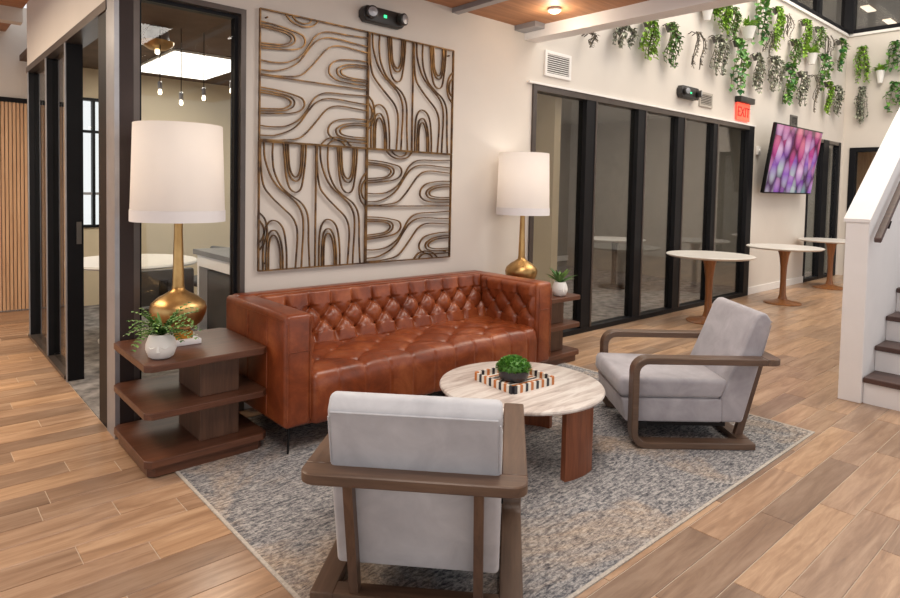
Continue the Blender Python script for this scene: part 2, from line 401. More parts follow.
# ------------------------------------------------------------------ windows and glazing
def frame_xz(name, mat, parent, x0, x1, z0, z1, y0, y1, t):
    MB().box(x0, x0+t, y0, y1, z0, z1).build(name, mat, parent); MB().box(x1-t, x1, y0, y1, z0, z1).build(name, mat, parent)
    MB().box(x0+t, x1-t, y0, y1, z1-t, z1).build(name+'_head', mat, parent); MB().box(x0+t, x1-t, y0, y1, z0, z0+t).build(name+'_sill', mat, parent)
w1 = sroot('window_1', 'tall bronze framed window behind the left lamp')
frame_xz('frame_bar', 'bronze_frame', w1, 1.006, 1.66, 0.0, 2.55, WY-.02, WY+.1, .032)
frame_xz('inner_frame', 'black_frame', w1, 1.038, 1.628, .032, 2.518, WY+.03, WY+.09, .022)
BX('pane', 'glass', 1.06, 1.606, WY+.052, WY+.062, .054, 2.496, w1)
col = struct(MB().box(WX+.02, 1.006, WY-.02, WY+.12, 0, 2.55).build('trim_4', 'column_panel'), 'dark brown corner column of the meeting room')
BX('corner_strip', 'alu', WX-.005, WX+.02, WY-.022, WY+.14, 0, 2.5, col)
# left glazing
w2 = sroot('window_2', 'black framed glass wall running back along the left corridor')
BX('head_frame', 'bronze_frame', WX-.01, WX+.13, 3.98, 6.87, 2.43, 2.483, w2)
BX('sill_track', 'bronze_frame', WX-.01, WX+.09, 5.21, 6.87, 0.005, .03, w2)
BX('door_jamb', 'black_frame', WX, WX+.05, 3.98, 4.2, 0, 2.43, w2)
BX('jamb_edge', 'alu', WX-.006, WX+.01, 3.97, 3.99, 0, 2.43, w2)
for yy, dx in ((5.14, .105), (5.9, .115), (6.8, .13)):
    f_ = BX('mullion', 'black_frame', WX, WX+dx, yy, yy+.07, 0, 2.43, w2)
    BX('mullion_strip', 'alu', WX-.008, WX, yy-.004, yy+.02, 0, 2.43, f_)
for a, b in ((5.21, 5.9), (5.97, 6.8)): BX('pane', 'glass', WX+.04, WX+.05, a, b, .03, 2.43, w2)
BX('lock_plate', 'grey_plastic', WX+.06, WX+.09, 5.128, 5.14, 1.0, 1.16, w2)
# right glazing: five panes
w3 = sroot('window_3', 'black framed glass partition to the right of the sofa')
for i, (a, b) in enumerate(((5.22, 5.41), (6.18, 6.36), (7.06, 7.25), (7.99, 8.13))):
    f_ = BX('mullion', 'black_frame', a+.02, b, WY-.015, WY+.09, .05, 2.40, w3)
    BX('mullion_lip', 'bronze_frame', b-.02, b+.004, WY-.022, WY-.015, .05, 2.40, f_)
BX('frame_side', 'bronze_frame', 4.41, 4.46, WY-.02, WY+.1, 0, 2.44, w3); BX('frame_side', 'black_frame', 9.08, 9.25, WY-.02, WY+.1, 0, 2.44, w3)
BX('frame_head', 'bronze_frame', 4.46, 9.08, WY-.02, WY+.1, 2.385, 2.44, w3); BX('frame_sill', 'black_frame', 4.46, 9.08, WY-.02, WY+.1, 0, .05, w3)
for a, b in ((4.46, 5.24), (5.41, 6.2), (6.36, 7.08), (7.25, 8.01), (8.13, 9.08)): BX('pane', 'glass_dark', a, b, WY+.035, WY+.045, .05, 2.385, w3)
# glazing behind the tv
w4 = sroot('window_4', 'narrow dark framed glazing beyond the television')
for a, b in ((11.44, 11.5), (12.15, 12.42), (12.95, 13.06)): BX('mullion', 'black_frame', a, b, WY-.015, WY+.09, 0, 2.46, w4)
BX('frame_head', 'bronze_frame', 11.5, 12.95, WY-.01, WY+.08, 2.4, 2.458, w4); BX('frame_sill', 'black_frame', 11.5, 12.95, WY-.01, WY+.08, 0, .05, w4)
for a, b in ((11.5, 12.15), (12.42, 12.95)): BX('pane', 'glass', a, b, WY+.035, WY+.045, .05, 2.4, w4)
# door in the right wall
d1 = sroot('door_1', 'dark framed glazed doorway beyond the staircase')
for a, b in ((3.62, 3.72), (2.72, 2.8), (1.6, 1.68)): BX('frame_post', 'black_frame', RX-.02, RX+.1, a, b, 0, 2.37, d1)
BX('frame_head', 'black_frame', RX-.02, RX+.1, 1.68, 3.62, 2.29, 2.37, d1)
for a, b in ((2.8, 3.62), (1.68, 2.72)): BX('pane', 'glass', RX+.04, RX+.05, a, b, 0, 2.29, d1)
rb = struct(MB().box(15.0, 15.1, 0, 5.2, 0, 2.6).box(RX+.12, 15.0, 3.9, 4.0, 0, 2.6).box(RX+.12, 15.0, 0, 3.9, 2.5, 2.6).build('wall_beyond_door', 'wall_grey'), 'grey room beyond the far doorway')
BX('floor_pad', 'carpet', RX+.1, 15.0, 0, 3.9, -.05, .001, rb); BX('wood_panel', 'slat_wood', 14.2, 14.26, 3.3, 3.86, 0, 2.4, rb); BX('steel_panel', 'alu', 14.0, 14.06, 2.75, 3.2, 0, 2.35, rb)
# upper windows
w5 = sroot('window_5', 'dark upper floor windows above the hanging plants')
for x in (4.6, 6.95, 9.3, 11.65): BX('mullion', 'black_frame', x, x+.14, WY-.01, WY+.1, 4.53, 6.2, w5)
BX('frame_sill', 'black_frame', 4.4, 13.1, WY-.02, WY+.1, 4.456, 4.53, w5); BX('corner_post', 'black_frame', 13.1, RX+.1, WY-.1, WY+.1, 4.456, 6.2, w5)
for a, b in ((4.74, 6.95), (7.09, 9.3), (9.44, 11.65), (11.79, 13.1)): BX('pane', 'glass_upper', a, b, WY+.04, WY+.05, 4.53, 6.2, w5)
w6 = sroot('window_6', 'dark upper floor windows over the far right wall')
BX('frame_sill', 'black_frame', RX-.02, RX+.1, -3, WY-.1, 4.456, 4.53, w6)
for yy in (2.2, .6): BX('mullion', 'black_frame', RX-.01, RX+.1, yy, yy+.12, 4.53, 6.2, w6)
for a, b in ((2.32, WY-.1), (.72, 2.2), (-3, .6)): BX('pane', 'glass_upper', RX+.04, RX+.05, a, b, 4.53, 6.2, w6)
up = struct(MB().box(4, 16, 6.5, 6.6, 4.4, 6.4).box(18, 18.1, -3, 6.6, 4.4, 6.4).box(4, 18, WY+.15, 6.5, 5.32, 5.4).box(RX+.15, 18, -3, WY+.15, 5.32, 5.4).box(16, 18, 6.5, 6.6, 4.4, 6.4).build('wall_upper_rooms', 'wall_grey'), 'grey upper floor rooms behind the dark windows')
for i, (x, yy, lb) in enumerate(((14.6, 3.9, 'left of the two bright ceiling lights behind the upper windows'), (16.0, 3.86, 'right of the two bright ceiling lights behind the upper windows'))):
    tag(MB().box(x, x+.5, yy, yy+.16, 5.29, 5.32).build('ceiling_light', 'warm_panel', None, None, .01, 1), lb, 'light', 'upper floor lights')

# ------------------------------------------------------------------ interiors behind the glass
mroom = struct(MB().box(1.33, 1.52, 8.2, 8.3, 0, 2.76).box(1.52, 1.86, 8.2, 8.3, 0, .92).box(1.52, 1.86, 8.2, 8.3, 2.42, 2.76).box(1.86, 4.9, 8.2, 8.3, 0, 2.76).box(4.9, 5.0, WY+WT, 8.3, 0, 2.76).build('wall_meeting_room', 'wall_paint_beige'), 'beige walls inside the meeting room')
struct(BX('ceiling_meeting_room', 'ceil_brown', WX+.12, 4.9, WY+WT, 8.3, 2.76, 2.82))
w7 = sroot('window_7', 'bright outside window seen through the meeting room')
frame_xz('frame_bar', 'black_frame', w7, 1.52, 1.86, .92, 2.42, 8.18, 8.28, .03)
BX('mullion', 'black_frame', 1.715, 1.745, 8.19, 8.27, .95, 2.39, w7); BX('transom', 'black_frame', 1.55, 1.83, 8.2, 8.26, 2.02, 2.05, w7); BX('transom', 'alu', 1.55, 1.83, 8.2, 8.26, 1.3, 1.33, w7)
BX('pane', 'glass', 1.55, 1.83, 8.22, 8.23, .95, 2.39, w7)
groom = struct(MB().box(5.02, 13.2, 7.6, 7.7, 0, 2.76).box(9.9, 10.0, WY+WT, 7.6, 0, 2.76).box(13.2, 13.3, WY+WT, 7.7, 0, 2.76).build('wall_glass_room', 'wall_grey'), 'grey wall inside the room behind the glass partition')
struct(BX('ceiling_glass_room', 'wall_grey', 5.0, 13.2, WY+WT, 7.7, 2.76, 2.82))
BX('dado_rail', 'trim_white', 5.02, 9.9, 7.57, 7.6, .1, .2, groom)
pl = thing('ceiling_panel_light', 'large square glowing ceiling panel inside the meeting room', 'light', (2.44, 7.05, 2.755))
BX('light_frame', 'trim_white', -.42, .42, -.72, .72, -.02, .0, pl); BX('diffuser', 'light_panel', -.4, .4, -.7, .7, -.03, -.02, pl)
# meeting table
mt = thing('meeting_table', 'white round meeting table with disc base behind the left glass', 'table', (1.62, 6.2, 0))
MB().lathe([(.0, .71), (.55, .71), (.565, .725), (.55, .74), (0, .74)], seg=40).build('table_top', 'white_top', mt, 40)
MB().lathe([(.0, .005), (.28, .005), (.28, .02), (.06, .03), (.045, .06), (.045, .71), (0, .71)]).build('pedestal', 'white_top', mt, 40)
cb = thing('credenza', 'white credenza with grey top inside the meeting room', 'cabinet', (2.08, 4.98, 0))
BX('counter_top', 'grey_plastic', -.2, .55, -.46, .4, .86, .9, cb); BX('side_panel', 'white_paint', -.17, .52, -.43, -.39, .005, .86, cb); BX('side_panel', 'white_paint', -.17, .52, .34, .38, .005, .86, cb)
BX('back_panel', 'white_paint', .45, .49, -.39, .34, .005, .86, cb); BX('front_rail', 'white_paint', -.17, -.13, -.39, .34, .76, .86, cb); BX('inner_shelf', 'chair_grey', -.1, .45, -.39, .34, .1, .72, cb)
for i, (x, yy, rz, lb) in enumerate(((1.55, 5.35, 0, 'dark grey low-back chair in front of the white meeting table'), (2.42, 6.5, 1.9, 'dark grey low-back chair between the white meeting table and the far beige wall'))):
    ch = thing('office_chair', lb, 'chair', (x, yy, 0), rz, 'meeting room chairs')
    BX('seat', 'chair_grey', -.24, .24, -.22, .24, .42, .48, ch, .02); BX('backrest', 'chair_grey', -.24, .24, -.27, -.22, .5, .78, ch, .02)
    BX('back_spine', 'black_metal', -.03, .03, -.29, -.27, .4, .7, ch); MB().lathe([(.24, .006), (.24, .02), (.03, .05), (.03, .42)], seg=16).build('base', 'black_metal', ch, 40)
for i, (x, yy, z, lb) in enumerate(((1.65, 5.5, 2.18, 'leftmost bare bulb pendant behind the left lamp shade'), (1.82, 5.5, 2.11, 'second bare bulb pendant from the left, above the left lamp'), (2.01, 5.5, 2.17, 'third bare bulb pendant from the left, above the left lamp'), (2.255, 5.5, 2.26, 'rightmost bare bulb pendant beside the right window frame'))):
    p = thing('pendant_bulb', lb, 'light', (x, yy, z), 0, 'pendant bulbs in the meeting room')
    MB().tube([(0, 0, .1), (0, 0, 2.76-z)], .004, 5).build('cord', 'black_metal', p); MB().lathe([(.012, .05), (.018, .055), (.018, .11), (.008, .12)], seg=10).build('socket', 'alu', p, 40)
    MB().lathe([(0, .005), (.012, .01), (.017, .022), (.014, .04), (.010, .055)], seg=12).build('bulb', 'bulb', p, 60)
p = thing('flush_ceiling_lamp', 'brass bowl ceiling lamp behind the top left of the window', 'light', (1.66, 5.6, 2.62))
MB().lathe([(.0, -.05), (.07, -.045), (.12, -.01), (.13, .02), (.12, .02)], seg=24).build('bowl', 'gold', p, 50); MB().lathe([(.09, .0), (.09, .1), (.05, .14), (0, .14)], seg=20).build('drum', 'alu', p, 40)
MB().lathe([(0, -.09), (.02, -.08), (.02, -.05)], seg=10).build('bulb', 'bulb', p)
# counter and round table added to suggest reflections in the glass partition
ct = thing('reflection_counter', 'white topped counter added behind the glass partition to suggest a reflection', 'table', (5.9, 6.5, 0))
BX('counter_top', 'white_top', -.85, 1.0, -.3, .3, .9, .94, ct); BX('counter_body', 'wall_grey', -.8, .95, -.25, .25, .005, .9, ct)
rt_ = thing('reflection_table', 'white round table added behind the glass to suggest a reflection', 'table', (8.2, 5.4, 0))
MB().lathe([(0, .73), (.45, .73), (.46, .75), (0, .76)], seg=36).build('table_top', 'white_top', rt_, 40); MB().lathe([(.24, .005), (.22, .03), (.04, .06), (.035, .4), (.05, .73)], seg=20).build('pedestal', 'black_metal', rt_, 40)

# ------------------------------------------------------------------ rug
rg = thing('area_rug', 'large distressed grey and beige area rug under the seating', 'rug', (0, 0, 0))
BX('pile', 'rug', 1.045, 4.19, 1.315, 3.66, .0005, .007, rg)
for a in ((1.03, 1.045, 1.30, 3.66), (4.19, 4.205, 1.30, 3.66), (1.045, 4.19, 1.30, 1.315)): BX('edge_binding', 'rug_edge', a[0], a[1], a[2], a[3], .0005, .0065, rg)
RZ = .007

# ------------------------------------------------------------------ sofa
so = thing('tufted_sofa', 'cognac brown leather tufted sofa against the wall', 'sofa', (0, 0, RZ))
SX0, SX1, SY0, SY1, SB, ST = 1.52, 3.715, 2.98, 3.80, .148, .765
def tuft(a, b):
    # a, b in tuft units: creases run along the diagonals between buttons
    p, q = a+b, a-b
    sp_, sq_ = math.sin(PI*p), math.sin(PI*q)
    return .3+.7*abs(sp_*sq_)**.5-.7*math.exp(-(sp_*sp_+sq_*sq_)/.10)
def add_buttons(pts, nrm, par):
    n_ = Vector(nrm).normalized(); q = Vector((0, 0, 1)).rotation_difference(n_)
    global BTN
    if BTN is None: BTN = MB().lathe([(.017, -.004), (.015, .003), (.009, .007), (0, .009)], seg=10).mesh('button', 'leather', 60)
    for p in pts:
        o = link('button', BTN, par, p); o.rotation_mode = 'QUATERNION'; o.rotation_quaternion = q
BTN = None
# back: frame slab + tufted inner pad
BX('back_frame', 'leather', SX0+.03, SX1-.03, SY1-.13, SY1, SB, ST, so, .03, 4)
def tuft_panel(name, origin, du, dv, nrm, U, V, cu, cv, v_lo, v_hi, amp, edge=.03):
    """du,dv unit axes; U,V extents; cu,cv button pitch; diamonds between v_lo and v_hi, pleats above."""
    O, du, dv, nn = Vector(origin), Vector(du), Vector(dv), Vector(nrm).normalized()
    nu, nv = int(U/.0075), int(V/.0075); rows = []
    for j in range(nv+1):
        v_ = V*j/nv; r = []
        for i in range(nu+1):
            u_ = U*i/nu
            if v_ > v_hi: b = (v_hi-v_lo)/cv
            elif v_ < v_lo: b = 0
            else: b = (v_-v_lo)/cv
            a = u_/cu
            h = tuft(a*.5, b*.5)
            if v_ > v_hi or v_ < v_lo:
                par = round(b) % 2 if v_ > v_hi else 0
                d = abs(((a+par+1) % 2)-1); fade = max(0, 1-(v_-v_hi)/.1) if v_ > v_hi else max(0, 1-(v_lo-v_)/.1)
                pl_ = min(1, ((1-d)/.35))**.5 if False else min(1, d/.35)**.5
                h = pl_*fade+.9*(1-fade)
            e = min(u_, U-u_, v_, V-v_); rim = math.sqrt(max(0, 1-(1-min(1, e/edge))**2))
            r.append(O+du*u_+dv*v_+nn*((amp*h)*rim+.018*rim))
        rows.append(r)
    ob = MB().grid(rows).build(name, 'leather', so, 80)
    B = []
    k = 0
    while v_lo+k*cv <= v_hi+1e-6:
        i = 0
        while True:
            u_ = (2*i+(k % 2))*cu
            if u_ > U-.03: break
            if u_ > .03: B.append(O+du*u_+dv*(v_lo+k*cv)+nn*(.018-.012))
            i += 1
        k += 1
    return ob, B
IX0, IX1 = SX0+.16, SX1-.16
dvb = Vector((0, .10, .36)).normalized()
ob, B = tuft_panel('back_cushion', (IX0-.01, SY1-.24, .39), (1, 0, 0), dvb, (0, -dvb.z, dvb.y), IX1-IX0+.02, .385, .082, .088, .10, .10+.088*2, .056)
add_buttons(B, (0, -dvb.z, dvb.y), ob)
# top roll closing the gap between pad and back frame
MB().prism([(SY1-.17, ST-.06), (SY1-.12, ST-.008), (SY1-.1, ST-.004), (SY1-.05, ST-.004), (SY1-.05, ST-.1), (SY1-.2, ST-.3), (SY1-.225, ST-.36)], 0, IX0-.02, IX1+.02).build('back_top_roll', 'leather', so, 50)
# arms
for s, x0 in ((0, SX0), (1, SX1-.16)):
    BX('arm', 'leather', x0, x0+.16, SY0, SY1-.01, SB, ST-.005, so, .028, 4)
    xi = x0+.16 if s == 0 else x0
    nn = (1, 0, 0) if s == 0 else (-1, 0, 0)
    o_ = (xi-.012, SY0+.03, .40) if s == 0 else (xi+.012, SY0+.03, .40)
    ob, B = tuft_panel('arm_cushion', o_, (0, 1, 0), (0, 0, 1), nn, .56, .35, .082, .088, .09, .09+.088*2, .036)
    add_buttons(B, nn, ob)
    fx = x0+.08
    MB().tube([(x0+.012, SY0-.002, SB+.04), (x0+.012, SY0-.002, ST-.05)], .0035, 5).build('piping', 'leather', so, 60)
    MB().tube([(x0+.148, SY0-.002, SB+.04), (x0+.148, SY0-.002, ST-.05)], .0035, 5).build('piping', 'leather', so, 60)
    MB().tube([(x0+.02, SY0-.001, .56), (x0+.14, SY0-.001, .56)], .003, 5).build('seam', 'leather', so, 60)
for yy in (3.2, 3.45): MB().tube([(SX0-.001, yy, SB+.03), (SX0-.001, yy, ST-.05)], .003, 5).build('seam', 'leather', so, 60)
MB().tube([(SX0+.004, SY0+.02, ST-.04), (SX0+.004, SY1-.05, ST-.04)], .005, 6).build('piping', 'leather', so, 60)
# seat: one profile swept along x with square tufting on top and pleats down the front
prof = []
yf, yb, zt, zb = SY0-.005, SY1-.2, .435, SB
path = [(yf+.01, zb), (yf, zb+.03), (yf-.002, .30), (yf+.004, .37), (yf+.03, .415), (yf+.08, zt-.006), (yf+.16, zt), (yf+.3, zt), (yf+.45, zt), (yb, zt)]
pth = spline([(0, a, b) for a, b in path], 10)
L = [0]
for a, b in zip(pth, pth[1:]): L.append(L[-1]+(b-a).length)
rows = []; NU = int((IX1-IX0)/.0085); cu, cv = .175, .13
Ltop = next(l for l, p in zip(L, pth) if p.y > yf+.1)
for p, l, k in zip(pth, L, range(len(pth))):
    d = (pth[min(k+1, len(pth)-1)]-pth[max(k-1, 0)]).normalized(); nrm = Vector((0, -d.z, d.y)); r = []
    for i in range(NU+1):
        u_ = (IX1-IX0)*i/NU; a = u_/cu; du_ = abs((a+.5) % 1-.5)
        fr_ = min(1, du_/.16)**.5
        if l >= Ltop:
            b = (l-Ltop)/cv; h = tuft(a*1.0*.5+0, b*.5); 
            hh = h*.034
        else:
            k2 = max(0, 1-(Ltop-l)/.1); h = tuft(a*.5, 0) if k2 > 0 else 1
            hh = .028*(k2*min(1, abs(((a+1) % 2)-1)/.3)**.5+(1-k2)*(.72+.28*min(1, abs(((a) % 1)-.5)/.5*8 if False else min(1, min(a % 1, 1-a % 1)/.06))))
        e = min(u_, IX1-IX0-u_); rim = min(1, e/.03)**.5
        r.append(Vector((IX0+u_, p.y, p.z))+nrm*(hh*rim-.02))
    rows.append(r)
st_ = MB().grid(rows).build('seat_cushion', 'leather', so, 80)
B = []
for k in range(4):
    i = 0
    while True:
        u_ = (2*i+(k % 2))*cu
        if u_ > IX1-IX0-.04: break
        if u_ > .04: B.append((IX0+u_, yf+.1+k*cv, zt-.026))
        i += 1
add_buttons(B, (0, 0, 1), st_)
BX('seat_base', 'leather', IX0-.02, IX1+.02, SY0+.02, SY1-.1, SB, .40, so)
for x in (SX0+.05, SX1-.05):
    for yy in (SY0+.05, SY1-.05):
        MB().tube([(x, yy, SB+.01), (x+(.012 if x > 2 else -.012), yy+(-.01 if yy < 3.4 else .01), .002)], .009, 8, .006).build('leg', 'black_metal', so, 60)

# ------------------------------------------------------------------ side tables
def chamfer(x0, x1, y0, y1, c): return [(x0+c, y0), (x1-c, y0), (x1, y0+c), (x1, y1-c), (x1-c, y1), (x0+c, y1), (x0, y1-c), (x0, y0+c)]
def side_table(label, loc):
    t = thing('side_table', label, 'table', loc, 0, 'matching walnut side tables')
    MB().prism(chamfer(-.315, .315, -.31, .31, .03), 2, .525, .56).build('table_top', 'walnut_x', t, None, .004, 2)
    MB().prism(chamfer(-.315, .315, -.31, .31, .03), 2, .29, .325).build('shelf', 'walnut_x', t, None, .004, 2)
    MB().prism(chamfer(-.315, .315, -.31, .31, .03), 2, .05, .088).build('base_shelf', 'walnut_x', t, None, .004, 2)
    b = MB().prism(chamfer(-.295, .295, -.29, .29, .03), 2, 0, .05).build('plinth', 'walnut_x', t)
    MB().box(-.02, .19, -.21, .12, .088, .29).build('column', 'walnut_z', t, None, .003, 1); MB().box(-.02, .19, -.21, .12, .325, .525).build('column', 'walnut_z', t, None, .003, 1)
    return t
side_table('three-tier walnut side table left of the sofa', (1.2, 3.475, RZ))
side_table('three-tier walnut side table right of the sofa', (4.085, 3.51, RZ))

# ------------------------------------------------------------------ lamps
def lamp(label, loc, sc_=1):
    l = thing('table_lamp', label, 'lamp', loc, 0, 'matching gold table lamps'); l.scale = (sc_, sc_, 1)
    BX('plinth', 'box_white', -.095, .095, -.095, .095, 0, .028, l, .004)
    BX('block', 'amber', -.06, .06, -.06, .06, .028, .07, l, .004)
    P = [(.05, .07), (.085, .085), (.125, .12), (.144, .165), (.148, .195), (.138, .225), (.105, .255), (.06, .28), (.036, .297), (.03, .315)]
    MB().lathe(P, seg=40).build('base', 'gold', l, 60)
    MB().lathe([(.034, .31), (.031, .32), (.023, .6), (.021, .74), (0, .74)], seg=20).build('neck', 'gold', l, 60)
    sh = MB(); seg = 48; zs = (.68, .745, 1.205); rs = (.242, .241, .228)
    rows = [[(r*math.cos(2*PI*i/seg), r*math.sin(2*PI*i/seg), z) for i in range(seg+1)] for r, z in zip(rs, zs)]
    sh.grid(rows); rows2 = [[(p[0]*.985, p[1]*.985, p[2]) for p in r] for r in rows]; sh.grid(rows2); sh.grid([rows[0], rows2[0]]); sh.grid([rows[-1], rows2[-1]])
    s = sh.build('lamp_shade', 'shade', l, 40)
    tr_ = MB(); tr_.grid([[(r*math.cos(2*PI*i/seg), r*math.sin(2*PI*i/seg), z) for i in range(seg+1)] for r, z in ((.2445, .678), (.2445, .74))]).build('shade_band', 'shade_trim', s, 40)
    MB().tube([(0, 0, .74), (0, 0, 1.22)], .004, 6).build('rod', 'alu', l); MB().tube([(-.05, 0, 1.215), (.05, 0, 1.215)], .004, 6).build('finial', 'alu', l)
    MB().lathe([(.0, .86), (.03, .9), (.035, .94), (.02, .98), (.012, 1.0)], seg=14).build('bulb', 'bulb', l, 60)
    d = bpy.data.lights.new('lamp_bulb_light', 'POINT'); d.energy = 1.35; d.color = (1, .95, .88); d.shadow_soft_size = .05
    o = bpy.data.objects.new('lamp_bulb_light', d); C.objects.link(o); o.parent = l; o.location = (0, 0, 1.06)
lamp('gold gourd table lamp with white drum shade left of the sofa', (1.165, 3.56, .56+RZ))
lamp('gold gourd table lamp with white drum shade right of the sofa', (4.03, 3.58, .56+RZ), .94)

# ------------------------------------------------------------------ leaves
def blade(mb, p, d, L, w, droop, n=5, fold=.25):
    p = Vector(p); d = Vector(d).normalized(); rows = []
    for i in range(n+1):
        t = i/n; dd = Vector((d.x, d.y, d.z-droop*t*1.6)).normalized(); side = dd.cross(Vector((0, 0, 1)))
        side = side.normalized() if side.length > .01 else Vector((1, 0, 0))
        ww = w*math.sin(PI*min(.98, .12+.86*t))**.8
        up_ = side.cross(dd); rows.append((p-side*ww/2+up_*ww*fold, p.copy(), p+side*ww/2+up_*ww*fold)); p = p+dd*(L/n)
    mb.grid(rows)
def frond(mb, p, d, L, droop, w=.03, n=9):
    p = Vector(p); d = Vector(d).normalized()
    for i in range(n):
        t = i/n; dd = Vector((d.x, d.y, d.z-droop*t*1.6)).normalized(); side = dd.cross(Vector((0, 0, 1)))
        side = side.normalized() if side.length > .01 else Vector((1, 0, 0))
        for s in (-1, 1): blade(mb, p, side*s+dd*.8+Vector((0, 0, .15)), w*(1-.65*t), w*.4, .2, 2)
        p = p+dd*(L/n)
def face_pot(par, r, h):
    pot = MB().lathe([(r*.55, 0), (r*.82, h*.1), (r, h*.4), (r*.98, h*.62), (r*.8, h*.92), (r*.74, h), (r*.66, h), (r*.66, h*.9), (0, h*.88)], seg=28).build('pot', 'ceramic', par, 60)
    MB().lathe([(0, h*.885), (r*.64, h*.885), (r*.6, h*.89), (0, h*.9)], seg=16).build('soil', 'soil', par)
    for s in (-1, 1):
        a0 = math.radians(-118)+s*.45
        pts = [(math.cos(a0+q*.22)*r*1.0, math.sin(a0+q*.22)*r*1.0, h*(.55-.07*math.cos(q*1.5))) for q in (-1, -.5, 0, .5, 1)]
        MB().tube(pts, r*.05, 5).build('eyelid', 'ceramic', pot, 60)
    a0 = math.radians(-118); MB().tube([(math.cos(a0)*r*.99, math.sin(a0)*r*.99, h*.58), (math.cos(a0)*r*1.05, math.sin(a0)*r*1.05, h*.36)], r*.07, 6, r*.12).build('nose', 'ceramic', pot, 60)
def fern_pot(label, loc, r, h, kind, seed):
    random.seed(seed); t = thing('potted_fern' if kind == 0 else 'potted_succulent', label, 'plant', loc)
    face_pot(t, r, h); mb = MB(); tip = MB()
    if kind == 0:
        for i in range(24):
            a = random.uniform(PI*.85, 2.1*PI); e = random.uniform(.5, 2.2)
            frond(mb, (0, 0, h*.9), (math.cos(a), math.sin(a), e), random.uniform(.17, .26), random.uniform(.45, 1.0), .04, 10)
        for i in range(9): 
            a = random.uniform(0, 2*PI); blade(mb, (0, 0, h*.88), (math.cos(a)*.5, math.sin(a)*.5, 1), random.uniform(.12, .18), .02, .4, 5)
        for a in (2.6, 2.95, 3.3, -.3, .1):
            frond(tip, (0, 0, h*.95), (math.cos(a-.7), math.sin(a-.7), .5), .2, .7, .018, 11)
        tip.build('pale_frond', 'leaf_tip', t, 60)
    else:
        for i in range(22):
            a = i*2.4; e = random.uniform(.35, 1.9)
            blade(mb, (0, 0, h*.88), (math.cos(a), math.sin(a), e), random.uniform(.11, .17), .03, .2, 5, .3)
    mb.build('foliage', 'leaf_fern', t, 60)
fern_pot('green fern in white face pot on the left side table', (.995, 3.295, .56+RZ), .073, .125, 0, 3)
fern_pot('spiky green plant in white face pot on the right side table', (4.2, 3.29, .56+RZ), .066, .12, 1, 5)

# ------------------------------------------------------------------ coffee table, tray, moss bowl
TX, TY = 2.582, 2.272
cf = thing('coffee_table', 'round coffee table with striped travertine top and curved wooden legs', 'table', (TX, TY, RZ))
MB().lathe([(0, .35), (.43, .35), (.451, .357), (.455, .366), (.451, .374), (.44, .378), (0, .378)], seg=72).build('table_top', 'travertine', cf, 30)
for a0 in (-91, 29, 149):
    n = 10; mb = MB(); poly = []
    for r in (.422, .385):
        A = [math.radians(a0-15+30*i/n) for i in range(n+1)]
        if r < .4: A = A[::-1]
        poly += [(r*math.cos(a), r*math.sin(a)) for a in A]
    mb.prism(poly, 2, 0, .35).build('leg', 'leg_veneer', cf, 35)
ty = thing('striped_tray', 'square inlaid tray in black, cream and orange on the coffee table', 'tray', (2.565, 2.31, RZ+.378), math.radians(-4))
H = .15
BX('tray_base', 'bone', -H, H, -H, H, 0, .008, ty)
for i in range(9): BX('base_stripe', 'ink_black' if i % 2 else 'ink_orange', -H+.01, H-.01, -H+.012+i*.032, -H+.026+i*.032, .008, .0095, ty)
N = 15; bw = 2*H/N
cols = ['ink_black', 'bone', 'ink_orange', 'bone']
inl = {}
for c_ in set(cols): inl[c_] = (MB().box(-bw/2, bw/2, -.006, .006, 0, .042).mesh('inlay_block', c_), MB().box(-.006, .006, -bw/2, bw/2, 0, .042).mesh('inlay_block', c_))
for i in range(N):
    u = -H+bw*(i+.5)
    for q, yy in enumerate((-H-.006, H+.006)): link('inlay_block', inl[cols[(i+2*q) % 4]][0], ty, (u, yy, 0))
    for q, xx in enumerate((-H-.006, H+.006)): link('inlay_block', inl[cols[(i+2*q) % 4]][1], ty, (xx, u, 0))
bl = thing('moss_bowl', 'dark grey bowl of green moss standing in the tray', 'plant', (2.575, 2.325, RZ+.378+.0095))
MB().lathe([(.05, 0), (.075, .006), (.085, .03), (.085, .058), (.078, .058), (.074, .045), (0, .045)], seg=32).build('bowl', 'bowl_grey', bl, 60)
random.seed(11); mb = MB()
for i in range(420):
    a, e = random.uniform(0, 2*PI), math.asin(random.uniform(.0, 1)); r = .085
    p = Vector((math.cos(a)*math.cos(e)*r, math.sin(a)*math.cos(e)*r, .06+math.sin(e)*.06))
    blade(mb, p-Vector((0, 0, .005)), (p.x+random.uniform(-.03, .03), p.y+random.uniform(-.03, .03), (p.z-.05)*1.3+random.uniform(-.02, .03)), .022, .014, .1, 2)
mb.lathe([(.08, .055), (.084, .075), (.06, .108), (0, .12)], seg=16)
mb.build('moss', 'moss', bl, 60)

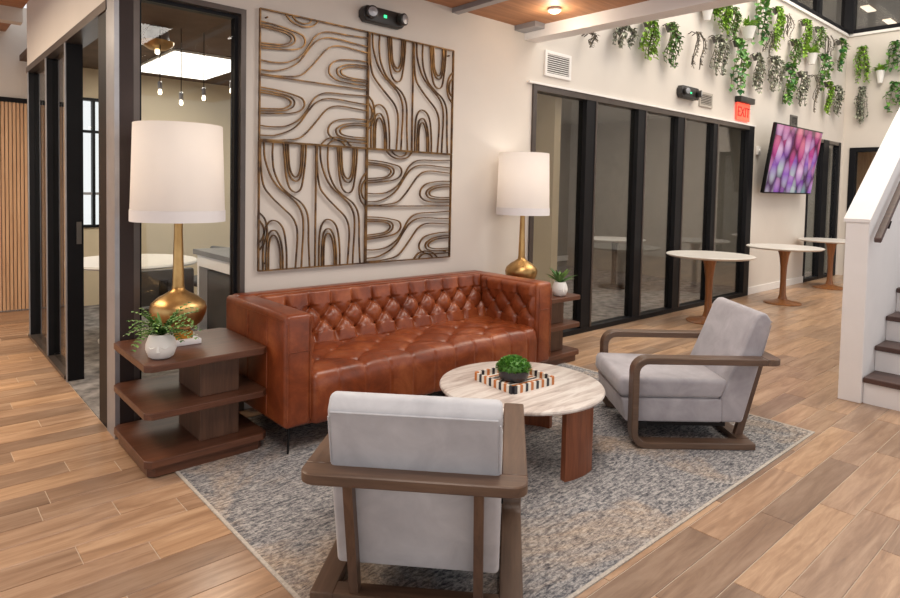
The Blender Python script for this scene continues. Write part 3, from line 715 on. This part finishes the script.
# ------------------------------------------------------------------ lounge chairs
def arc(cy, cz, r, a0, a1, n=6): return [(cy+r*math.cos(math.radians(a0+(a1-a0)*i/n)), cz+r*math.sin(math.radians(a0+(a1-a0)*i/n))) for i in range(n+1)]
def lounge_chair(label, loc, rz, fab):
    t = thing('lounge_chair', label, 'chair', loc, rz, 'pair of wooden framed lounge chairs')
    OW, AW = .37, .084; TH = .037; FR = .39; RE = -.46; RR = -.32
    for s in (-1, 1):
        xa, xb = (s*OW, s*(OW-AW)); xa, xb = min(xa, xb), max(xa, xb)
        ro, ri = .09, .09-TH
        outer = [(RE+.09, .52)]+arc(FR-ro, .52-ro, ro, 90, 0)+arc(FR-ro, ro, ro, 0, -90)+[(RR, 0)]
        inner = [(RR, TH)]+arc(FR-ro, ro, ri, -90, 0)+arc(FR-ro, .52-ro, ri, 0, 90)+[(RE+.09, .52-TH)]
        k = len(outer); mb = MB()
        for x in (xa, xb):
            mb.v += [(x, a, b) for a, b in outer]+[(x, a, b) for a, b in inner[::-1]]
        for i in range(k-1):
            mb.f += [(i, i+1, k+i+1, k+i), (2*k+i, 3*k+i, 3*k+i+1, 2*k+i+1), (i, 2*k+i, 2*k+i+1, i+1), (k+i, k+i+1, 3*k+i+1, 3*k+i)]
        mb.f += [(0, k, 3*k, 2*k), (k-1, 3*k-1, 4*k-1, 2*k-1)]
        mb.build('side_frame', 'walnut', t, 40, .004, 1)
    poly = [(-OW, RE+.092)]+[(-OW+.05-.05*math.cos(a), RE+.05-.05*math.sin(a)) for a in (0, .4, .8, 1.2, PI/2)]+[(OW-.05+.05*math.sin(a), RE+.05-.05*math.cos(a)) for a in (0, .4, .8, 1.2, PI/2)]+[(OW, RE+.092)]
    MB().prism(poly, 2, .52-TH, .52).build('back_rail', 'frame_x', t, 40, .004, 1)
    BX('base_rail', 'frame_x', -OW+AW, OW-AW, RR, RR+.07, .0, TH, t)
    for x in (-.215, .215):
        MB().prism([(RR+.01, TH), (RR+.055, TH), (RE+.075, .52-TH), (RE+.035, .52-TH)], 0, x-.016, x+.016).build('rear_leg', 'frame_z', t)
    # upholstery
    def pad(name, prof, hw, bev, seg=4):
        return MB().prism(prof, 0, -hw, hw).build(name, fab, t, 50, bev, seg)
    pad('seat_base', [(-.16, .125), (.40, .125), (.425, .26), (-.16, .26)], .284, .012, 3)
    pad('seat_cushion', [(-.16, .262), (.428, .262), (.445, .30), (.44, .385), (-.2, .372)], .284, .03, 5)
    pad('backrest', [(-.283, .125), (-.155, .125), (-.155, .262), (-.19, .375), (-.255, .53), (-.335, .735), (-.36, .765), (-.40, .768), (-.433, .722), (-.385, .52)], .284, .018, 4)
    MB().tube([(-.272, -.433, .716), (.272, -.433, .716)], .004, 6).build('piping', fab, t, 60)
    for s in (-1, 1): MB().tube([(s*.279, -.427, .70), (s*.279, -.384, .53)], .003, 6).build('piping', fab, t, 60)
    BX('seat_bracket', 'black_metal', -.24, .24, -.2, .3, .09, .125, t)
    for s in (-1, 1): BX('bracket_arm', 'black_metal', s*.28-.012, s*.28+.012, .28, .33, .09, .125, t)
lounge_chair('pale grey lounge chair seen from behind in the foreground', (1.541, 1.822, RZ), math.atan2(-.735, .678), 'chair_fabric')
lounge_chair('grey lounge chair right of the coffee table, facing left', (3.62, 1.905, RZ), math.atan2(.757, .653), 'chair_fabric_mauve')

# ------------------------------------------------------------------ wall art
art = thing('wall_art', 'square bronze line wall art of flowing curves above the sofa', 'wall art', (1.745, WY-.001, .893))
AWD, AHT, AY = 1.662, 1.687, -.022
PWD, PHT = AWD/2, AHT/2
tile = [
 [(0, .094), (.13, .10), (.258, .116), (.36, .14), (.386, .19), (.35, .24), (.258, .27), (.12, .285), (0, .296)],
 [(0, .117), (.13, .122), (.24, .135), (.293, .168), (.285, .215), (.22, .25), (.1, .268), (0, .274)],
 [(0, .134), (.13, .138), (.22, .15), (.262, .178), (.25, .212), (.19, .24), (.1, .25), (0, .256)],
 [(0, .387), (.1, .39), (.22, .375), (.33, .32), (.398, .248), (.468, .138), (.54, .085), (.63, .066), (.8, .062), (1, .05)],
 [(0, .462), (.12, .455), (.25, .41), (.34, .345), (.42, .24), (.49, .163), (.58, .12), (.7, .112), (.85, .12), (1, .126)],
 [(0, .492), (.15, .49), (.33, .465), (.42, .40), (.51, .30), (.585, .215), (.66, .175), (.75, .165), (.88, .172), (1, .18)],
 [(1, .258), (.85, .262), (.70, .285), (.63, .33), (.61, .388), (.64, .43), (.72, .458), (.86, .464), (1, .462)],
 [(1, .292), (.88, .296), (.77, .315), (.70, .35), (.69, .388), (.72, .418), (.8, .432), (.9, .436), (1, .434)],
 [(1, .312), (.88, .316), (.79, .332), (.735, .36), (.73, .386), (.76, .405), (.84, .416), (1, .416)]]
arc_top = [[(.21, .005), (.27, .05), (.36, .07), (.45, .05), (.5, .005)], [(.27, .005), (.31, .035), (.37, .045), (.42, .03), (.44, .005)]]
arc_bot = [[(.55, .495), (.6, .45), (.69, .43), (.78, .45), (.84, .495)], [(.61, .495), (.65, .465), (.70, .455), (.75, .47), (.78, .495)]]
def rod(pts, wd=.0075):
    MB().ribbon(pts, (0, 1, 0), wd, .015).build('rod', 'art_bronze', art)
for pi, (ox, oz, rot) in enumerate(((0, PHT, 0), (PWD, PHT, 1), (0, 0, 1), (PWD, 0, 0))):
    def M_(u, v):
        if rot: u, v = 1-v, u
        u = .006+u*.988; v = .006+v*.988
        return (ox+u*PWD, AY, oz+PHT-v*PHT)
    for half in (0, 1):
        for cvs in tile+(arc_top if half == 0 else arc_bot):
            pts = spline([Vector((u, v+.5*half, 0)) for u, v in cvs], 5)
            rod([M_(p.x, p.y) for p in pts])
    x0, x1, z0, z1 = ox+.003, ox+PWD-.003, oz+.003, oz+PHT-.003
    for a, b in (((x0, z0), (x1, z0)), ((x0, z1), (x1, z1)), ((x0, z0), (x0, z1)), ((x1, z0), (x1, z1))):
        MB().ribbon([(a[0], AY, a[1]), (b[0], AY, b[1])], (0, 1, 0), .008, .02).build('frame_rod', 'art_bronze', art)
    if rot: a, b = M_(.0, .5), M_(1., .5)
    else: a, b = M_(0, .5), M_(1, .5)
    MB().ribbon([a, b], (0, 1, 0), .008, .016).build('divider_rod', 'art_bronze', art)
for x in (.05, AWD-.05):
    for z in (.05, AHT-.05): MB().tube([(x, -.03, z), (x, 0, z)], .006, 6).build('wall_standoff', 'art_bronze', art)

# ------------------------------------------------------------------ wall fixtures
def emergency(label, x0, x1, z0, z1):
    e = thing('emergency_light', label, 'emergency light', ((x0+x1)/2, WY-.001, z0), 0, 'emergency lights')
    w_, h_ = (x1-x0)/2, z1-z0
    poly = [(-w_, h_*.3), (-w_*.85, 0), (w_*.85, 0), (w_, h_*.3), (w_, h_*.7), (w_*.85, h_), (-w_*.85, h_), (-w_, h_*.7)]
    MB().prism(poly, 1, -.07, 0).build('housing', 'dark_plastic', e, 40, .006, 2)
    for s in (-1, 1):
        hd = link('lamp_head', MB().lathe([(.03, 0), (.042, .01), (.045, .05), (.038, .055)], seg=18).mesh('lamp_head', 'dark_plastic', 50), e, (s*w_*.68, -.07, h_*.5)); hd.rotation_euler = (PI/2, 0, s*.3)
        ln = link('lens', MB().lathe([(0, .05), (.034, .05), (.034, .056), (0, .062)], seg=16).mesh('lens', 'alu', 50), hd)
    BX('indicator', 'led', -.012, .012, -.074, -.07, h_*.42, h_*.42+.02, e)
emergency('black twin-head emergency light above the wall art', 2.50, 2.875, 2.645, 2.755)
emergency('black twin-head emergency light beside a wall vent above the glass partition', 7.03, 7.48, 2.615, 2.76)
def vent(label, x0, x1, z0, z1, n, mat='trim_white'):
    v = thing('wall_vent', label, 'vent', (x0, WY-.001, z0), 0, 'wall vents')
    w_, h_ = x1-x0, z1-z0; fr = .03
    for a in ((0, w_, 0, fr), (0, w_, h_-fr, h_), (0, fr, fr, h_-fr), (w_-fr, w_, fr, h_-fr)): BX('vent_frame', mat, a[0], a[1], -.015, 0, a[2], a[3], v)
    BX('backing', 'grey_plastic', fr, w_-fr, -.003, 0, fr, h_-fr, v)
    sl = None
    for i in range(n):
        z = fr+(h_-2*fr)*(i+.5)/n
        if sl is None: sl = MB().prism([(-.014, -.004), (-.003, .004), (-.003, .008), (-.014, .0)], 0, fr, w_-fr).mesh('slat', mat)
        link('slat', sl, v, (0, 0, z))
vent('white louvred wall vent left of the hanging plants', 4.57, 4.965, 2.54, 2.78, 9)
vent('small wall vent next to the emergency light over the partition', 7.59, 7.94, 2.57, 2.755, 6, 'vent_grey')
vent('small wall vent just above the television', 10.59, 10.88, 2.57, 2.745, 5, 'grey_plastic')
ex = thing('exit_sign', 'glowing red exit sign above the right end of the partition', 'sign', (8.63, WY-.001, 2.49))
BX('housing', 'dark_plastic', -.02, .43, -.09, 0, .24, .32, ex, .008); BX('sign_panel', 'sign_red', 0, .41, -.03, -.018, 0, .24, ex, .004, 1); BX('back_plate', 'dark_plastic', .1, .31, -.018, 0, .05, .24, ex)
cu_t = bpy.data.curves.new('exit_text', 'FONT'); cu_t.body = 'EXIT'; cu_t.size = .19; cu_t.extrude = .002; cu_t.align_x = 'CENTER'
tmp = bpy.data.objects.new('tmp', cu_t); C.objects.link(tmp); bpy.context.view_layer.update()
me = bpy.data.meshes.new_from_object(tmp.evaluated_get(bpy.context.evaluated_depsgraph_get())); bpy.data.objects.remove(tmp)
plain('exit_letter', (176, 30, 24), .5); me.materials.clear(); me.materials.append(MAT['exit_letter'])
o = link('lettering', me, ex, (.205, -.032, .055)); o.rotation_euler = (PI/2, 0, 0)
th_ = thing('wall_sensor', 'small white wall sensor between partition and television', 'sensor', (9.36, WY-.001, 2.05))
BX('sensor_body', 'trim_white', 0, .12, -.03, 0, 0, .12, th_, .006); MB().lathe([(.0, 0), (.025, 0), (.02, .012), (0, .014)], seg=14).build('sensor_dome', 'trim_white', th_, 60); th_.children[-1].location = (.06, -.03, .06); th_.children[-1].rotation_euler = (PI/2, 0, 0)
# television
tv = thing('television', 'wall mounted television showing pink and purple petals', 'television', (9.27, WY-.17, 1.49))
tv.rotation_euler = (math.radians(8), 0, 0)
TW, TH_ = 1.87, 1.01
BX('bezel', 'black_metal', 0, TW, 0, .05, 0, TH_, tv, .008)
me = bpy.data.meshes.new('screen'); me.from_pydata([(.02, -.002, .02), (TW-.02, -.002, .02), (TW-.02, -.002, TH_-.02), (.02, -.002, TH_-.02)], [], [(0, 1, 2, 3)])
uvl = me.uv_layers.new(name='UVMap')
for i, q in enumerate(((0, 0), (1, 0), (1, 1), (0, 1))): uvl.data[i].uv = q
me.materials.append(MAT['tv_picture']); link('screen', me, tv)
BX('wall_mount', 'black_metal', TW*.35, TW*.65, .05, .165, .1, .3, tv)

# ------------------------------------------------------------------ high tables
def ped_table(label, x, yy):
    t = thing('pedestal_table', label, 'table', (x, yy, 0), 0, 'white topped pedestal tables')
    MB().lathe([(0, .742), (.44, .742), (.47, .755), (.475, .765), (.465, .772), (0, .772)], seg=56).build('table_top', 'white_top', t, 30)
    MB().lathe([(.23, 0), (.235, .008), (.22, .018), (.12, .035), (.06, .06), (.042, .12), (.036, .3), (.042, .5), (.06, .65), (.085, .73), (.09, .742)], seg=32).build('pedestal', 'pedestal_wood', t, 50)
ped_table('white round pedestal table nearest, in front of the glass partition', 6.93, 3.3)
ped_table('white round pedestal table standing below the television', 8.98, 3.25)
ped_table('farthest white round pedestal table, near the far right corner', 11.15, 3.34)

# ------------------------------------------------------------------ staircase
sc = thing('staircase', 'white staircase with dark treads and solid half wall on the right', 'stairs', (5.06, 1.43, 0))
SL = .70; RUN, RISE = .255, .188
capz = 1.29
MB().prism([(0, 0), (3.2, 0), (3.2, capz+SL*3.2), (0, capz)], 1, -.145, 0).build('half_wall', 'white_paint', sc, None, .004, 1)
MB().prism([(-.015, capz-.01), (3.2, capz+SL*3.2), (3.2, capz+SL*3.2+.02), (-.015, capz+.012)], 1, -.155, .01).build('wall_cap', 'white_paint', sc)
for i in range(11):
    x = .04+i*RUN; z = i*RISE
    BX('riser', 'white_paint', x, x+RUN+.02, -1.6, -.147, 0.0, z+RISE-.036, sc)
    BX('tread', 'tread_wood', x-.03, x+RUN+.004, -1.6, -.148, z+RISE-.036, z+RISE, sc, .005, 1)
hr = MB().prism([(.02, 1.14), (.02, 1.175), (3.0, 1.175+SL*2.98), (3.0, 1.14+SL*2.98)], 1, -.215, -.17).build('handrail', 'tread_wood', sc, None, .005, 1)
for x in (.25, 1.2, 2.2): MB().tube([(x, -.145, 1.1+SL*(x-.05)), (x, -.2, 1.1+SL*(x-.05)), (x, -.21, 1.15+SL*(x-.05))], .008, 6).build('bracket', 'black_metal', hr)

# ------------------------------------------------------------------ ceiling spotlight
sp_ = thing('ceiling_spotlight', 'lit round ceiling spotlight on the wood ceiling', 'light', (3.98, 3.25, 2.90))
MB().lathe([(.05, .0), (.055, .012), (.05, .024), (0, .024)], seg=20).build('can', 'white_paint', sp_, 40); MB().lathe([(0, -.02), (.03, -.012), (.036, .0)], seg=16).build('bulb', 'bulb', sp_, 60)
d = bpy.data.lights.new('spotlight_light', 'POINT'); d.energy = 5; d.color = (1, .86, .68); d.shadow_soft_size = .04
o = bpy.data.objects.new('spotlight_light', d); C.objects.link(o); o.parent = sp_; o.location = (0, 0, -.08)

# ------------------------------------------------------------------ hanging plants on the wall
MATS = {'g': 'leaf_bright', 's': 'leaf_mid', 'd': 'leaf_grey', 'i': 'leaf_ivy', 't': 'leaf_dry', 'p': 'leaf_bright', 'l': 'leaf_dry'}
def hanging(label, kind, W, top, bot, place, seed):
    """local frame: x along the wall, -y into the room, z up, origin at the top centre."""
    random.seed(seed); Hh = top-bot
    t = thing('wall_pot_plant' if kind == 'p' else 'hanging_plant', label, 'plant', place[0], place[1], 'plants hung on the upper wall')
    mb, stm = MB(), MB()
    if kind == 'p':
        r = W*.2; z0 = -Hh
        MB().lathe([(r*.6, z0), (r*1.1, z0+Hh*.46), (r*1.15, z0+Hh*.48), (r*1.05, z0+Hh*.48), (r*.95, z0+Hh*.42), (0, z0+Hh*.41)], 0, -r*1.16-.005, seg=20).build('wall_pot', 'ceramic', t, 50)
        for i in range(70):
            a = random.uniform(0, 2*PI); blade(mb, (0, -r-.005, z0+Hh*.42), (math.cos(a), math.sin(a)*.5-.2, random.uniform(.5, 2)), random.uniform(.3, .6)*min(W, Hh), .035, random.uniform(.3, 1), 3)
    else:
        cfg = {'g': (16, .060, .035, .05), 's': (12, .05, .035, .045), 'd': (14, .05, .036, .05), 'i': (8, .085, .075, .055), 't': (5, .045, .014, .035), 'l': (4, .04, .012, .04)}[kind]
        ns, ll, lw, stp = cfg
        MB().tube([(-W*.22, -.004, -.02), (-W*.2, -.05, 0), (W*.2, -.05, 0), (W*.22, -.004, -.02)], .007, 5).build('hanger', 'wire', t)
        if kind in 'gsdi': MB().lathe([(.02, -.09), (.045, -.02), (.05, -.01), (0, -.012)], 0, -.055, seg=12).build('pot', 'grey_plastic', t, 50)
        if kind == 'l': stm.tube(spline([(-W*.35, -.05, -Hh*.7), (-W*.35, -.05, -Hh*.2), (-W*.2, -.05, -.01), (W*.2, -.05, -.01), (W*.35, -.05, -Hh*.2), (W*.35, -.05, -Hh*.75)], 4), .009, 5)
        for k in range(ns):
            x = random.uniform(-.2, .2)*W; xe = random.uniform(-.48, .48)*W; ln = Hh*random.uniform(.55, 1) if k else Hh
            yy = -random.uniform(.04, .12); n = max(4, int(ln/stp)); pts = []
            for i in range(n+1):
                q = i/n; pts.append((x+(xe-x)*min(1, q*2.2)+math.sin(q*9+k)*.012, yy-.05*math.sin(PI*min(1, q*1.3)), (.03*math.sin(PI*min(1, q*4)) if kind in 'gi' else 0)-ln*q))
            stm.tube(pts, .006 if kind in 'tl' else .004, 4)
            for i, p in enumerate(pts):
                for s in range(2 if kind != 'i' else 1):
                    a = random.uniform(PI, 2*PI); dz = random.uniform(-1.1, .3)
                    blade(mb, p, (math.cos(a), math.sin(a)*.7, dz), ll*random.uniform(.7, 1.25), lw*random.uniform(.7, 1.2), .5, 2)
        stm.build('stem', 'stem' if kind in 'gsi' else 'wire', t)
    mb.build('foliage', MATS[kind], t, 60)
PL = [
 (5.146, 3.025, 2.88, .11, 't', 'tiny dark dangling sprig nearest the white beam, above the partition'),
 (5.716, 3.211, 2.985, .35, 'd', 'grey-green speckled small-leaf plant, second from the white beam'),
 (6.236, 3.364, 2.942, .35, 'g', 'bright green trailing plant, first bright one from the white beam'),
 (6.709, 3.41, 2.912, .30, 's', 'long stranded green plant right of the first bright green trailer'),
 (7.304, 3.427, 2.997, .25, 't', 'sparse brown strands hanging above the partition emergency light'),
 (7.572, 3.943, 3.616, .36, 'p', 'white wall pot with plant directly under the white beam'),
 (7.80, 3.891, 3.70, .15, 'g', 'short bright green wisp beside the white pot under the beam'),
 (8.012, 3.925, 3.561, .2, 'g', 'slim bright green strand hanging just below the white beam'),
 (7.854, 3.477, 2.989, .42, 'd', 'dense dark grey leafed plant left of the big ivy'),
 (8.30, 3.916, 3.505, .3, 's', 'leafy green plant directly over the big ivy'),
 (8.46, 3.531, 2.86, .46, 'i', 'large glossy ivy hanging above the exit sign'),
 (8.704, 3.911, 3.58, .5, 'p', 'white wall pot with pale green leaves right of the big ivy'),
 (9.097, 4.30, 3.583, .42, 'i', 'tall green ivy reaching up to the top edge of the picture'),
 (9.384, 3.805, 3.455, .15, 't', 'thin bare strands under the tall topmost ivy'),
 (9.702, 4.211, 3.611, .36, 'g', 'bright green trailing plant, tall one in the upper row at middle'),
 (10.123, 4.194, 3.826, .26, 'l', 'wire loop with bare strands in the upper row'),
 (9.077, 3.443, 2.919, .30, 'd', 'pale grey strands hanging right of the exit sign'),
 (9.705, 3.499, 3.008, .44, 'd', 'wide grey-green leafed plant in the lower row above the television'),
 (10.246, 3.462, 2.86, .44, 'i', 'dark green ivy in the lower row directly above the television'),
 (10.441, 3.874, 3.451, .36, 's', 'mid green plant just above the lower row ivy'),
 (10.816, 4.253, 3.667, .42, 'g', 'bushy bright green fern in the upper row'),
 (11.123, 3.95, 3.60, .45, 'p', 'white wall pot with leaves beneath the bushy fern'),
 (11.446, 4.261, 3.812, .36, 's', 'speckled green plant right of the bushy fern'),
 (11.74, 3.849, 3.271, .5, 'i', 'deep green ivy in the middle row near the corner'),
 (11.939, 4.201, 3.77, .2, 'l', 'small wire loop with bare strands near the corner'),
 (12.504, 4.232, 3.682, .54, 'i', 'rounded green ivy highest beside the wall corner'),
 (11.994, 3.429, 2.889, .2, 'g', 'narrow yellow-green strand lowest near the corner'),
 (12.513, 3.426, 2.904, .3, 'd', 'grey strands lowest beside the wall corner'),
 (10.788, 3.431, 2.916, .28, 'd', 'grey-brown strands right of the lower row ivy'),
 (11.363, 3.462, 2.863, .22, 't', 'long thin bare strands in the lower row right of the television')]
for i, (x, a, b, w_, k, lb) in enumerate(PL): hanging(lb, k, w_*.88, a, b, ((x, WY-.003, a), 0), 100+i)
PR = [
 (3.56, 4.183, 3.55, .24, 'g', 'bright green trailing plant on the far right wall'),
 (3.549, 3.458, 2.826, .2, 'd', 'grey strands under the bright trailer on the far right wall'),
 (3.279, 3.958, 3.50, .32, 'p', 'white wall pot with light green tuft on the far right wall'),
 (3.05, 4.185, 3.697, .24, 'i', 'upper green ivy at the right edge of the picture'),
 (3.05, 3.491, 2.967, .26, 'i', 'lower green ivy at the right edge of the picture')]
for i, (yy, a, b, w_, k, lb) in enumerate(PR): hanging(lb, k, w_, a, b, ((RX-.003, yy, a), -PI/2), 200+i)
